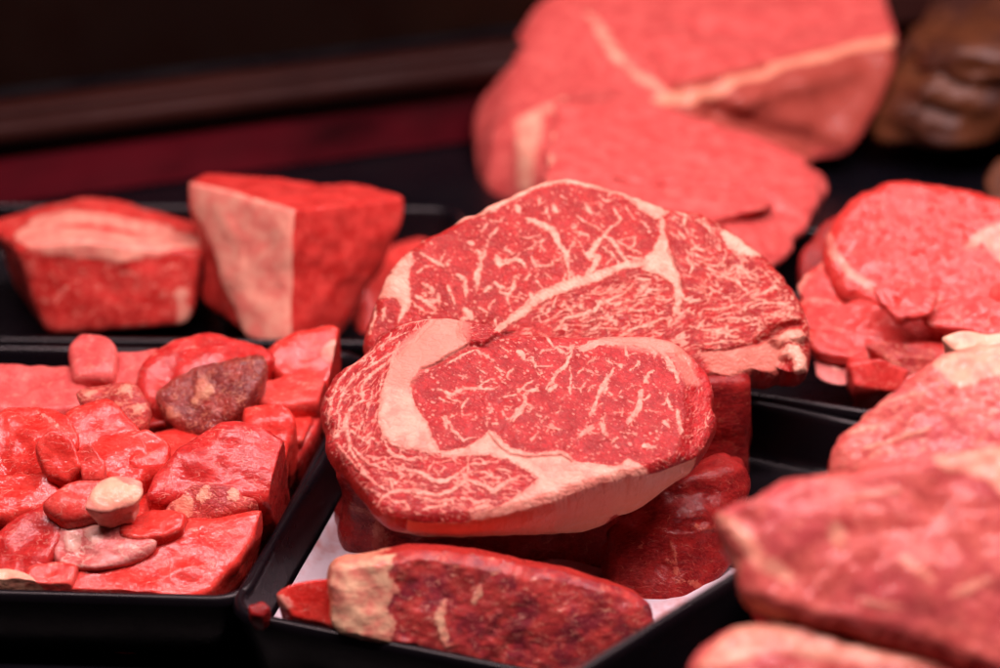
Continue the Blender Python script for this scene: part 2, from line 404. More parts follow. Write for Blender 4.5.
M_red_c = meat_mat('lean_beef_pale', ca=(.64, .035, .028), cb=(.76, .085, .065), cf=(.84, .46, .34), cf2=(.8, .26, .2), rough=.36, coat=.4, crough=.08, bump=.28, net=.15)
M_roast = meat_mat('lean_roast', ca=(.54, .022, .018), cb=(.66, .055, .045), cf=(.80, .36, .26), cf2=(.76, .22, .17), rough=.42, coat=.25, bump=.2, fib=.6, net=.12)
M_slice = meat_mat('lean_slice', ca=(.54, .022, .018), cb=(.66, .055, .045), cf=(.80, .36, .26), cf2=(.76, .22, .17), rough=.4, coat=.4, bump=.22, fib=.6, net=.12)
M_pink = meat_mat('pink_roast', ca=(.62, .075, .072), cb=(.74, .14, .125), cside=(.27, .06, .035), cf=(.88, .46, .32), cf2=(.80, .28, .2), rough=.45, coat=.2, bump=.2, fib=.5, net=.1)
M_brown = meat_mat('browned_beef', ca=(.20, .022, .018), cb=(.38, .055, .04), cf=(.6, .30, .18), cf2=(.5, .14, .09), rough=.3, coat=.6, bump=.6, blot=((.12, .018, .02), .07, .5))
M_fatty = meat_mat('fatty_offcut', ca=(.74, .18, .14), cb=(.82, .34, .26), cf=(.90, .52, .34), cf2=(.86, .36, .25), rough=.38, coat=.4, net=0, bump=.35)
M_near = meat_mat('near_steak', ca=(.54, .075, .07), cb=(.68, .15, .12), cf=(.8, .40, .27), cf2=(.74, .24, .17), rough=.42, coat=.3, jit=1.6, blot=((.46, .06, .09), .03, .4), net=.1, bump=.2, fib=.4)
M_rear = meat_mat('aged_beef_slice', ca=(.46, .03, .028), cb=(.60, .09, .07), cf=(.8, .40, .27), cf2=(.72, .22, .15), rough=.4, coat=.3, jit=1.6, blot=((.34, .035, .045), .07, .5))
M_pale = meat_mat('pale_pink_beef', ca=(.68, .10, .09), cb=(.80, .30, .27), cf=(.85, .52, .42), cf2=(.82, .42, .34), coat=.4, rough=.35, bump=.3, net=.1)
M_smoked = plain('smoked_crust', (.11, .035, .012), .5, c2=(.045, .011, .005), sc_=28, bump=.8, bs=35)
M_black = plain('black_plastic', (.005, .004, .006), .3, bump=.05, bs=300, spec=.3)
M_counter = plain('counter_black', (.003, .003, .005), .3, spec=.3)
M_wall = plain('case_back_dark', (.007, .0025, .0015), .7, c2=(.012, .0045, .0022), sc_=3, spec=.08)
M_rail = plain('rail_brown', (.03, .009, .007), .5, c2=(.018, .005, .004), sc_=5, spec=.08)
M_riser = plain('riser_painted_reflection', (.13, .008, .016), .45, c2=(.025, .003, .005), sc_=4, stretch=(1, .3, 2), spec=.2)  # patchy maroon paints in the reflection of the meat
M_paper = plain('liner_paper', (.66, .60, .66), .5, c2=(.55, .30, .30), sc_=30, lo=.50, hi=.66, bump=.25, bs=40)

# ---------------------------------------------------------------- trays
def offset_quad(q, d):
    q = np.array(q, float); c = q.mean(0); L = []
    for i in range(4):
        a, b = q[i], q[(i + 1) % 4]; t = (b - a) / np.linalg.norm(b - a); n = np.array([-t[1], t[0]])
        if n @ (c - a) < 0: n = -n
        L.append((a + n * d, t))
    out = []
    for i in range(4):
        (a, t), (b, s) = L[i - 1], L[i]; k = np.linalg.solve(np.array([t, -s]).T, b - a); out.append(a + t * k[0])
    return np.array(out)
def fillet(q, r, seg=9):
    out = []
    for i in range(4):
        p, a, b = q[i], q[i - 1], q[(i + 1) % 4]; u = (a - p) / np.linalg.norm(a - p); v = (b - p) / np.linalg.norm(b - p)
        h = math.acos(np.clip(u @ v, -1, 1)) / 2; t = r / math.tan(h); A = p + u * t; B_ = p + v * t
        cc = p + (u + v) / np.linalg.norm(u + v) * (r / math.sin(h)); a0 = A - cc; b0 = B_ - cc; tot = math.pi - 2 * h
        s = np.sign(a0[0] * b0[1] - a0[1] * b0[0])
        for k in range(seg + 1):
            g = s * tot * k / seg; out.append(cc + np.array([a0[0] * math.cos(g) - a0[1] * math.sin(g), a0[0] * math.sin(g) + a0[1] * math.cos(g)]))
    return np.array(out)
def loops(name, q, prof, mat, parent, cap=False):
    V = []; n = None
    for d, z, r in prof:
        p = fillet(offset_quad(q, d), r); n = len(p)
        # finer along the long sides
        V += [(x, y, z) for x, y in p]
    Fs = []
    for k in range(len(prof) - 1):
        for i in range(n): j = (i + 1) % n; Fs.append([k * n + i, k * n + j, (k + 1) * n + j, (k + 1) * n + i])
    if cap: Fs.append([(len(prof) - 1) * n + i for i in range(n)])
    o = mesh(name, V, Fs, mat, parent)
    bm = bmesh.new(); bm.from_mesh(o.data); bmesh.ops.recalc_face_normals(bm, faces=bm.faces); bm.to_mesh(o.data); bm.free()
    return o
def tray(px, zt, zb, label, group='black plastic display trays', r=.016, fl=.0012):
    q = np.array([Z(x, y, zt)[:2] for x, y in px]); c = q.mean(0)
    root = empty('display_tray', (c[0], c[1], zb), label, 'tray', group)
    w = .0045
    loops('rim', q, [(0, zt - .004, r), (.0003, zt - .0015, r), (.0012, zt - .0003, r), (w * .5, zt, r - .001), (w - .001, zt - .0003, r - .002), (w, zt - .002, r - .003), (w + .0006, zt - .004, r - .003)], M_black, root)
    loops('tray_body', q, [(.0008, zt - .0042, r), (.006, zb + .004, r), (.010, zb, r - .003), (.012, zb - .0002, .01), (.012, zb + .0012, .01), (w + .0008, zt - .0042, r - .003)][:3] , M_black, root)
    loops('tray_interior', q, [(w + .0006, zt - .0042, r - .003), (.0095, zb + fl + .004, r - .004), (.011, zb + fl + .001, r - .006), (.014, zb + fl, r - .008)], M_black, root, cap=True)
    return root, q

_, ql = tray([(-420, 582), (246, 600), (378, 350), (-340, 337)], .035, 0, 'black tray filled with diced red beef')
rt, qm = tray([(222, 611), (770, 722), (985, 445), (398, 325)], .035, .0, 'black tray under the two marbled steaks, lined with white paper', fl=.010)
rt2, qf = tray([(512, 704), (980, 900), (1400, 640), (812, 520)], .078, .042, 'black tray under the blurred near steaks, set above its neighbour', r=.012)
tray([(-420, 335), (404, 343), (470, 205), (-200, 200)], .030, .0, 'black tray under the two roasts at the back, standing empty in front')
tray([(600, 372), (1250, 470), (1250, 230), (690, 225)], .038, .0, 'black tray under the stack of beef slices beside the marbled steaks')
# plinth that carries the raised tray
c = qf.mean(0)
pb = loops('tray_plinth', qf, [(.03, .041, .01), (.03, .0, .01)], M_black, None, cap=True)
tag(pb, 'black plinth lifting the nearest tray above the counter', 'plinth')

# ---------------------------------------------------------------- setting
def box(name, lo, hi, mat, rot=0, at=(0, 0, 0), bev=.0, parent=None):
    bm = bmesh.new(); bmesh.ops.create_cube(bm, size=1); lo = np.array(lo); hi = np.array(hi)
    for v in bm.verts: v.co = Vector(((lo + hi) / 2 + np.array(v.co) * (hi - lo)).tolist())
    if bev: bmesh.ops.bevel(bm, geom=bm.edges[:], offset=bev, segments=4, affect='EDGES')
    me = bpy.data.meshes.new(name); bm.to_mesh(me); bm.free(); me.materials.append(mat)
    for p in me.polygons: p.use_smooth = bool(bev)
    o = bpy.data.objects.new(name, me); col.objects.link(o); o.location = at; o.rotation_euler = (0, 0, rot)
    if parent: o.parent = parent
    return o
tag(box('counter', (-2.5, -.2, -.03), (2.5, 2.6, -.0015), M_counter), 'black glossy counter of the display case', kind='structure')
# back ledge: a raised step along the back of the case, running away to the right
A = Z(0, 205, 0.0); B_ = Z(520, 134, 0.0); yaw = math.atan2(B_[1] - A[1], B_[0] - A[0])
H1 = .045
tag(box('back_riser', (-1.5, 0, 0), (2.5, .029, H1 - .016), M_riser, yaw, A), 'riser panel behind the roasts, with a maroon reflection of the meat painted on', kind='structure')
tag(box('back_rail', (-1.5, -.006, H1 - .014), (2.5, .0295, H1 + .012), M_rail, yaw, A, bev=.006), 'dark brown rail along the back of the case', 'rail')
tag(box('back_wall', (-1.5, .03, H1 + .0145), (2.5, .06, 1.0), M_wall, yaw, A), 'dark back wall of the case', kind='structure')

# ---------------------------------------------------------------- paper liner in the middle tray
def liner():
    q = offset_quad(qm, .0112); n = 60; V = []; Fs = []
    for i in range(n + 1):
        for j in range(n + 1):
            a, b = i / n, .56 * j / n
            p = (q[0] * (1 - a) + q[1] * a) * (1 - b) + (q[3] * (1 - a) + q[2] * a) * b
            e = min(a * .35, b * .3)                            # metres in from left / front edge
            z = .0122 + .0030 * max(0, 1 - e / .01) ** 2
            V.append((p[0], p[1], z + .0007 * vn(np.array([p[0], p[1], 0]), 60, 3)))
    for i in range(n):
        for j in range(n): k = i * (n + 1) + j; Fs.append([k, k + n + 1, k + n + 2, k + 1])
    o = mesh('paper_liner', V, Fs, M_paper)
    m = o.modifiers.new('thickness', 'SOLIDIFY'); m.thickness = .0005
    tag(o, 'white paper liner on the floor of the middle tray', 'paper liner')
liner()

# ================================================================ STEAK IN FRONT
pl1 = Plane(520, 425, .968, 25, 4)
out1 = [(322, 405), (324, 388), (335, 372), (348, 361), (367, 349), (378, 333), (396, 323), (420, 318), (445, 317), (468, 321), (490, 329), (506, 336), (522, 335), (545, 335), (572, 337), (600, 336), (630, 334), (656, 334), (676, 338), (690, 347), (700, 358), (709, 372), (714, 388), (711, 400), (716, 413), (711, 430), (700, 447), (688, 455), (672, 461), (648, 471), (624, 476), (586, 488), (552, 501), (516, 511), (480, 518), (437, 519), (408, 517), (387, 511), (373, 500), (360, 482), (344, 461), (327, 440), (328, 424)]
fat1 = [
 [(429, 320), (412, 342), (391, 363), (383, 385), (378, 405), (379, 425), (381, 440), (395, 447), (408, 451), (435, 457), (441, 455), (435, 446), (427, 427), (416, 408), (410, 386), (419, 373), (446, 362), (467, 349), (461, 337), (463, 324), (445, 319)],
 [(440, 453), (467, 451), (478, 443), (488, 433), (495, 435), (503, 444), (515, 453), (532, 457), (557, 453), (566, 456), (576, 465), (595, 466), (614, 468), (629, 459), (637, 464), (648, 471), (640, 479), (586, 500), (552, 512), (515, 522), (500, 524), (470, 526), (470, 514), (492, 511), (510, 503), (528, 491), (538, 481), (522, 471), (505, 464), (488, 458), (470, 459), (440, 460)],
 [(576, 352), (590, 343), (622, 338), (656, 338), (680, 344), (692, 356), (690, 362), (678, 353), (660, 351), (655, 358), (648, 350), (630, 346), (600, 348), (584, 356)],
]
W = [ # (polyline, width)
 ([(574, 349), (566, 368), (553, 381), (547, 393)], 5), ([(569, 370), (570, 397)], 2.6), ([(545, 338), (553, 351), (566, 357), (574, 352)], 4), ([(532, 361), (536, 372), (551, 370)], 2.4),
 ([(519, 355), (523, 363)], 4.5), ([(526, 398), (537, 392)], 3.5), ([(524, 399), (524, 409), (513, 425)], 5), ([(524, 408), (533, 411)], 3.5), ([(499, 401), (515, 398), (519, 404)], 2),
 ([(494, 370), (505, 378)], 2.5), ([(474, 354), (483, 357), (491, 363)], 4), ([(446, 368), (463, 359), (476, 354)], 3), ([(438, 391), (452, 397), (463, 392), (484, 393)], 5), ([(484, 393), (497, 390)], 3),
 ([(461, 411), (467, 402)], 3.6), ([(444, 418), (450, 429), (456, 436), (463, 444), (475, 440)], 3), ([(443, 420), (447, 432)], 3.6), ([(492, 426), (499, 428)], 3.4), ([(597, 401), (589, 418)], 3.4),
 ([(595, 431), (578, 441)], 4), ([(530, 444), (538, 436)], 2), ([(614, 370), (605, 385), (596, 404), (590, 419)], 4.4), ([(604, 386), (616, 404)], 2), ([(652, 371), (644, 383)], 4.6), ([(642, 392), (638, 409), (627, 425)], 6.5),
 ([(625, 346), (627, 357), (634, 355)], 3), ([(660, 350), (669, 361), (677, 373), (677, 384)], 7), ([(677, 410), (680, 432)], 5), ([(665, 395), (671, 407)], 3), ([(600, 425), (605, 438)], 5), ([(580, 438), (593, 429)], 3), ([(643, 447), (655, 449)], 5),
 ([(663, 421), (669, 427)], 5), ([(509, 426), (519, 412)], 3.6), ([(611, 445), (617, 440)], 3.5), ([(640, 362), (630, 372)], 2.5), ([(651, 396), (645, 402), (640, 398)], 3), ([(560, 410), (556, 420)], 2), ([(556, 388), (549, 396)], 4), ([(540, 426), (548, 420)], 2),
 ([(596, 360), (588, 368)], 2.5), ([(477, 372), (486, 378)], 2), ([(500, 350), (508, 356)], 2), ([(506, 388), (499, 383)], 2), ([(586, 385), (581, 394)], 2), ([(622, 392), (618, 398)], 2.2),
 # outer left muscle
 ([(373, 349), (354, 364), (339, 379), (331, 400), (327, 420)], 2.6), ([(419, 338), (389, 355), (367, 369), (354, 377), (344, 389), (338, 408), (338, 435)], 2.6),
 ([(411, 349), (387, 364), (371, 375), (362, 386), (361, 400), (349, 410), (346, 427), (351, 451), (366, 474)], 3.4), ([(383, 372), (379, 392), (368, 408), (366, 425)], 2), ([(348, 427), (358, 437), (370, 446)], 2.6),
 ([(397, 327), (412, 322), (429, 320)], 3), ([(352, 395), (345, 401)], 2), ([(333, 437), (343, 427), (347, 416)], 3.4), ([(337, 440), (345, 453), (360, 470), (377, 485), (391, 492)], 2.6), ([(349, 441), (362, 458), (380, 470)], 2.4),
 ([(377, 348), (392, 338), (408, 333)], 1.8), ([(359, 408), (362, 421), (358, 430)], 1.8), ([(372, 388), (371, 402)], 1.5), ([(330, 392), (337, 386)], 1.5), ([(340, 399), (346, 392), (352, 386)], 1.6), ([(355, 436), (372, 440), (378, 446)], 2),
 # lower tail
 ([(374, 506), (383, 496), (398, 491), (416, 492), (437, 497), (454, 492), (465, 484), (467, 471), (467, 460)], 4.6), ([(400, 471), (416, 473), (431, 482), (446, 484), (458, 476), (467, 468)], 4.4),
 ([(467, 467), (480, 466), (498, 465)], 4), ([(465, 481), (479, 487), (494, 495), (503, 488), (519, 481)], 5.5), ([(416, 498), (437, 503), (452, 503), (452, 510)], 3.4), ([(423, 511), (446, 506)], 4), ([(433, 463), (429, 475)], 2.6),
 ([(386, 451), (402, 459), (412, 464)], 2.6), ([(400, 455), (408, 461), (419, 459)], 2.4), ([(440, 466), (452, 463), (460, 467)], 2), ([(380, 478), (392, 481), (396, 488)], 2.4), ([(404, 483), (417, 486)], 2.4), ([(390, 500), (404, 503), (409, 510)], 3),
 ([(460, 500), (475, 506), (489, 503)], 3), ([(497, 473), (511, 476)], 3), ([(372, 466), (384, 463), (391, 470)], 2), ([(478, 474), (490, 479)], 2.4), ([(470, 512), (490, 509)], 5), ([(412, 478), (407, 470)], 2), ([(365, 484), (376, 492)], 2),
 ([(381, 441), (392, 455), (408, 462), (425, 461)], 2.5)]
cre1 = [([(488, 436), (496, 447), (510, 458), (527, 461), (545, 459), (560, 458), (571, 464)], 1.0), ([(467, 350), (452, 358), (438, 366), (420, 372)], 1.6), ([(505, 337), (494, 343), (484, 349), (470, 350)], 3), ([(506, 336), (522, 334), (536, 336)], 2.5)]
eye = [(410, 386), (446, 365), (480, 350), (545, 338), (650, 345), (690, 380), (690, 440), (640, 462), (560, 456), (500, 440), (440, 452), (425, 425)]
regs1 = [(eye, .42, .04, -35), ([(322, 405), (330, 372), (400, 322), (440, 318), (385, 375), (378, 420), (383, 445), (345, 462)], .08, .65, 62),
         ([(345, 462), (383, 447), (480, 458), (538, 482), (500, 515), (390, 515)], .1, .7, -14), ([(690, 345), (712, 372), (716, 413), (700, 447), (672, 461), (685, 420), (684, 370)], .2, .3, 60)]
fside1 = [[(470, 620), (470, 500), (600, 470), (660, 455), (686, 448), (720, 480), (700, 600)]]
def thick1(B, pl):
    r = np.ones(len(B))
    for (x, y, a, w) in ((596, 488, 1.15, 42), (650, 472, .6, 40), (540, 505, .35, 40)):
        p = pl.uv([(x, y)])[0]; r += a * np.exp(-(np.linalg.norm(B - p, axis=1) / (w * .00042)) ** 2)
    return r
def squiggles(poly, n, seed, ang, spread=35, l0=7, l1=24, w0=.9, w1=2.2):
    rn = random.Random(seed); P_ = np.array(poly, float); lo, hi_ = P_.min(0), P_.max(0); out = []
    while len(out) < n:
        p = np.array([rn.uniform(lo[0], hi_[0]), rn.uniform(lo[1], hi_[1])])
        if poly_sd(p[None], P_)[0] > -2: continue
        a = rad(ang + rn.gauss(0, spread)); L = rn.uniform(l0, l1); pts = [p.copy()]; st = 3.2; q = p
        for i in range(max(2, int(L / st))):
            a += rn.gauss(0, .5); q = q + st * np.array([math.cos(a), math.sin(a) * .75]); pts.append(q)
        w = rn.uniform(w0, w1) * (.7 + L / l1 * .6)
        out.append((pts, w))
        if rn.random() < .45:
            b = a + rn.choice((-1, 1)) * 1.1; m = pts[len(pts) // 2]; br = [m]
            for i in range(rn.randint(2, 4)): b += rn.gauss(0, .4); m = m + 2.6 * np.array([math.cos(b), math.sin(b) * .75]); br.append(m)
            out.append((br, w * .75))
    return out
W = W + squiggles([(425, 392), (450, 372), (500, 352), (560, 345), (650, 352), (680, 380), (684, 430), (640, 458), (560, 450), (500, 432), (450, 445), (440, 425)], 70, 5, 115)
W = W + squiggles([(330, 405), (345, 372), (400, 326), (425, 322), (388, 362), (374, 405), (378, 440), (350, 462), (335, 440)], 18, 6, 115, 18, 10, 30, .9, 1.8)
W = W + squiggles([(355, 468), (385, 450), (440, 462), (500, 468), (530, 482), (500, 505), (430, 514), (392, 510)], 20, 7, 15, 25, 8, 24, 1, 2.4)
def flap(Q, pl, px):
    s = poly_sd(Q, pl.uv([(461, 326), (480, 326), (503, 336), (490, 346), (468, 350), (459, 338)]))
    s2 = poly_sd(Q, pl.uv([(391, 363), (383, 385), (378, 410), (381, 440), (408, 451), (435, 455), (416, 408), (410, 386), (446, 362), (467, 349), (440, 330)]))
    s3 = seg_sd(Q, pl.uv([(684, 350), (698, 375), (698, 420), (690, 448)]), 12 * px)
    return .0016 * np.clip(.5 - s / (px * 7), 0, 1) + .0007 * np.clip(.5 - s2 / (px * 8), 0, 1) - .003 * np.clip(.5 - s3 / (px * 16), 0, 1)
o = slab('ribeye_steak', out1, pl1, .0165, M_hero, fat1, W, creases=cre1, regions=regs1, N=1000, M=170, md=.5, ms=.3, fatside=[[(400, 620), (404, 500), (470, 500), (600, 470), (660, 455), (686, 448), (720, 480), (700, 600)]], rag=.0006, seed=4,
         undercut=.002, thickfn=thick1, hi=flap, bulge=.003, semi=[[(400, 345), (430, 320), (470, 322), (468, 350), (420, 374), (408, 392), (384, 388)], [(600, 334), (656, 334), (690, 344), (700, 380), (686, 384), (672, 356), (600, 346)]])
tag(o, 'front marbled ribeye steak with a broad pale fat patch, lying on the dark block', 'steak')

# ================================================================ STEAK BEHIND
pl2 = Plane(600, 290, 1.052, 38, 6)
out2 = [(365, 339), (369, 322), (375, 307), (384, 281), (403, 254), (427, 235), (448, 227), (466, 215), (480, 213), (493, 203), (507, 198), (520, 192), (548, 181), (569, 178), (595, 184), (629, 194), (660, 206), (674, 208), (705, 213), (732, 229), (763, 253), (780, 270), (798, 293), (808, 314), (812, 335), (812, 352), (808, 368), (797, 373), (786, 366), (775, 373), (755, 371), (735, 378), (713, 376), (680, 392), (620, 405), (540, 405), (460, 390), (405, 372), (375, 355)]
fat2 = [
 [(412, 250), (412, 262), (408, 278), (410, 292), (411, 305), (404, 316), (398, 323), (401, 305), (396, 298), (388, 297), (378, 294), (385, 276), (398, 258)],
 [(446, 226), (466, 213), (480, 211), (493, 201), (548, 179), (569, 176), (612, 185), (660, 204), (668, 214), (658, 222), (642, 213), (636, 207), (622, 197), (600, 190), (580, 187), (560, 184), (537, 190), (517, 199), (505, 206), (492, 213), (478, 217), (462, 222)],
 [(656, 242), (664, 234), (669, 251), (676, 266), (680, 282), (683, 297), (678, 317), (670, 318), (675, 300), (673, 287), (663, 280), (646, 275), (640, 272), (650, 260)],
 [(720, 234), (726, 229), (738, 233), (748, 243), (763, 254), (755, 257), (741, 254), (727, 250)],
 [(772, 340), (786, 331), (801, 330), (807, 336), (799, 342), (786, 343), (779, 346)],
 [(787, 345), (799, 347), (807, 358), (809, 370), (795, 376), (792, 361), (782, 356)],
]
W2 = [
 ([(496, 332), (515, 319), (530, 306), (551, 295), (576, 286), (602, 277), (622, 270), (642, 266), (654, 257)], 11), ([(655, 212), (662, 226), (663, 242)], 6), ([(673, 318), (660, 322), (637, 331), (620, 338)], 4),
 ([(553, 334), (562, 324), (575, 319), (592, 314), (598, 307), (622, 297), (633, 287)], 3.4), ([(564, 305), (573, 319)], 2.4), ([(515, 206), (520, 214)], 5), ([(525, 220), (536, 225), (548, 231), (553, 231), (557, 244), (566, 258), (567, 268)], 6),
 ([(566, 273), (564, 288)], 2), ([(553, 207), (557, 216)], 5), ([(586, 205), (590, 215)], 4), ([(604, 239), (595, 246), (590, 257), (598, 260), (592, 272), (581, 283)], 7), ([(602, 239), (609, 231), (620, 222), (614, 208)], 3),
 ([(576, 218), (592, 228), (605, 235)], 2.2), ([(606, 238), (615, 247), (622, 259), (628, 270)], 4), ([(617, 244), (630, 252), (640, 258)], 2.2), ([(622, 260), (634, 262), (645, 262)], 2), ([(635, 238), (632, 249)], 3), ([(518, 239), (528, 240), (538, 237)], 2),
 ([(500, 264), (518, 261), (524, 270)], 3), ([(500, 294), (508, 297), (515, 285), (517, 278)], 4), ([(508, 297), (508, 309)], 2.6), ([(529, 296), (532, 303)], 5), ([(421, 252), (430, 259), (437, 263), (444, 268)], 4.4), ([(477, 251), (482, 263), (478, 274), (476, 291)], 5),
 ([(482, 264), (485, 251)], 3.6), ([(457, 276), (464, 282), (466, 298)], 5), ([(497, 258), (500, 268)], 6), ([(500, 267), (518, 262)], 3), ([(468, 242), (474, 245)], 5), ([(415, 294), (426, 302), (440, 302)], 3.6), ([(424, 285), (434, 293)], 4),
 ([(416, 273), (425, 268), (434, 267)], 2.4), ([(449, 287), (454, 306)], 2.4), ([(464, 309), (472, 321)], 6), ([(482, 234), (487, 225)], 3), ([(490, 239), (498, 231)], 3), ([(444, 255), (440, 265)], 2.4), ([(427, 303), (436, 311)], 3), ([(412, 300), (424, 313), (436, 314)], 2.4),
 ([(484, 294), (492, 288)], 3.4), ([(488, 310), (494, 302)], 2.4), ([(524, 283), (530, 277)], 4), ([(494, 283), (503, 292)], 2.5), ([(540, 247), (545, 254)], 2.2), ([(530, 262), (540, 268)], 2), ([(574, 240), (580, 247)], 2.2), ([(570, 227), (577, 231)], 2.4), ([(540, 199), (538, 206), (546, 203)], 2),
 ([(560, 196), (565, 202)], 2), ([(598, 196), (606, 202), (612, 200)], 1.8), ([(625, 208), (633, 219)], 2), ([(640, 222), (648, 230)], 2), ([(602, 250), (612, 256), (618, 266)], 2), ([(606, 268), (612, 262)], 2), ([(545, 276), (552, 283)], 2), ([(535, 283), (541, 290)], 2),
 # right-hand muscle
 ([(674, 211), (686, 217), (684, 227)], 4), ([(690, 241), (698, 250), (706, 252)], 3.4), ([(698, 220), (706, 226), (712, 235)], 2.6), ([(678, 232), (684, 240)], 3), ([(707, 270), (720, 275), (732, 280), (742, 286), (749, 292), (735, 300)], 3.6), ([(749, 292), (760, 289)], 2.6),
 ([(698, 320), (704, 311), (724, 309), (738, 304)], 2.6), ([(700, 262), (712, 268), (722, 266)], 2), ([(733, 266), (745, 272), (754, 280)], 2.6), ([(755, 266), (768, 273), (772, 280)], 2.2), ([(762, 294), (772, 288), (785, 290)], 2.6), ([(742, 310), (760, 304), (776, 302), (792, 306)], 2.6),
 ([(712, 322), (730, 319), (746, 320), (760, 316)], 2.2), ([(688, 328), (704, 332), (722, 330), (740, 331)], 2.2), ([(702, 345), (722, 342), (745, 343)], 2.2), ([(764, 318), (778, 313), (793, 312)], 2.4), ([(686, 258), (692, 268), (690, 276)], 2.4), ([(680, 300), (690, 304), (700, 300)], 2),
 ([(685, 290), (699, 292)], 1.8), ([(738, 258), (750, 262)], 2), ([(686, 312), (694, 316)], 2), ([(700, 288), (714, 290), (724, 296)], 2), ([(671, 318), (668, 330)], 3), ([(775, 276), (782, 284)], 2.2),
 # inner wedge
 ([(579, 300), (590, 296), (600, 298), (612, 293)], 2), ([(600, 303), (615, 306), (630, 303), (645, 306)], 2), ([(640, 290), (650, 294), (662, 292)], 2), ([(610, 316), (625, 312), (640, 315), (655, 312)], 2), ([(545, 305), (540, 314), (546, 320)], 2), ([(556, 300), (552, 312)], 2), ([(580, 326), (600, 322), (618, 325)], 2),
 ([(636, 282), (650, 283)], 2), ([(654, 300), (668, 303)], 2), ([(590, 332), (606, 330)], 2.2),
 ([(385, 306), (383, 318)], 2.5), ([(376, 300), (374, 320), (369, 334)], 3)]
W2 = W2 + squiggles([(415, 300), (412, 262), (450, 235), (500, 210), (560, 190), (610, 198), (650, 220), (645, 262), (600, 272), (540, 295), (500, 325), (460, 320)], 60, 15, 70, 40)
W2 = W2 + squiggles([(668, 215), (705, 218), (740, 245), (775, 278), (805, 315), (780, 322), (745, 342), (690, 346), (684, 300), (680, 262)], 60, 16, 12, 28, 9, 28, 1, 2.2)
W2 = W2 + squiggles([(520, 338), (560, 305), (600, 288), (650, 280), (672, 300), (655, 322), (620, 334)], 34, 17, -12, 16, 8, 22, .9, 1.7)
cre2 = [([(759, 341), (768, 334), (778, 328), (792, 321), (803, 322)], 4), ([(700, 352), (725, 351), (745, 346), (759, 341)], 1.4), ([(667, 252), (674, 262), (677, 273)], 1.2), ([(680, 283), (682, 292)], 1), ([(500, 336), (514, 334)], 2),
        ([(594, 187), (612, 190), (628, 197), (636, 205)], 1.4), ([(478, 219), (490, 213)], 1)]
regs2 = [([(600, 286), (645, 272), (664, 280), (678, 318), (640, 335), (560, 400), (480, 350), (530, 310)], .08, .8, 14),
         ([(664, 212), (705, 213), (740, 240), (720, 290), (690, 300), (670, 250)], .1, .75, -38), ([(740, 238), (780, 270), (812, 320), (812, 350), (700, 376), (640, 390), (640, 336), (676, 318), (684, 300), (720, 290)], .1, .9, 16)]
def curl(Q, pl, px):
    r = 0
    for p in fat2[4:6]: r = r + .0035 * np.clip(.5 - poly_sd(Q, pl.uv(p)) / (px * 7), 0, 1) ** .7
    s = seg_sd(Q, pl.uv([(759, 341), (778, 328), (800, 322)]), 5 * px)
    return r - .003 * np.clip(.5 - s / (px * 8), 0, 1)
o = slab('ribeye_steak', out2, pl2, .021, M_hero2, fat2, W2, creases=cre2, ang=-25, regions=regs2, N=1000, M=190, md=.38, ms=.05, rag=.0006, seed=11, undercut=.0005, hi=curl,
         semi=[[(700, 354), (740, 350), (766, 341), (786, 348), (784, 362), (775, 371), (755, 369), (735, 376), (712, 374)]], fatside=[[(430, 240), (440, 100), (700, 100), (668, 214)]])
tag(o, 'rear marbled ribeye steak leaning up behind the front one, crossed by a forked seam', 'steak')

# ================================================================ beef under the steaks
def wbox(x0, x1, y0, y1, z0, z1, z1b=None, taper=0):
    z1b = z1 if z1b is None else z1b
    return [(x0, y0, z0), (x1, y0, z0), (x0, y1, z0), (x1, y1, z0), (x0 + taper, y0, z1), (x1 - taper, y0, z1), (x0 + taper, y1, z1b), (x1 - taper, y1, z1b)]
A1 = [Z(347, 562, .004), Z(660, 585, .004), D(343, 478, 1.0), D(680, 515, 1.005), (-.07, .99, .004), (.07, .99, .004), (-.055, .95, .066), (.06, .95, .064)]
o = lump('beef_block', A1, M_dark, lines=[([(345, 505), (372, 520), (380, 555)], 12), ([(410, 525), (450, 532), (475, 545)], 7), ([(520, 530), (560, 550)], 7)], seed=3, k=11, amp=.005, freq=26, fold=.005, md=.06, ms=.25, grow=1.04, sub=7)
tag(o, 'dark wet beef block carrying the front ribeye steak', 'beef block')
A2 = [Z(605, 592, .012), Z(690, 606, .012), Z(735, 574, .012), D(605, 520, 1.0), D(690, 462, 1.0), D(742, 470, 1.01), D(748, 540, 1.01), D(560, 500, 1.05), D(745, 450, 1.05), Z(640, 480, .012)]
o = lump('beef_block', A2, M_dark, lines=[([(665, 565), (680, 592), (712, 600), (733, 580)], 7), ([(672, 540), (676, 575)], 4), ([(700, 525), (728, 533)], 4)], seed=8, k=10, amp=.004, fold=.005, md=.05, ms=.2, sub=7)
tag(o, 'dark rounded beef lobe with a pale membrane, right of the block under the front steak', 'beef block')
B1 = wbox(-.02, .110, .905, 1.02, .004, .070, .085)
o = lump('beef_block', B1, M_dark, seed=9, k=18, amp=.002, md=.25, ms=.2)
tag(o, 'dark upright beef block behind, carrying the rear ribeye steak', 'beef block')

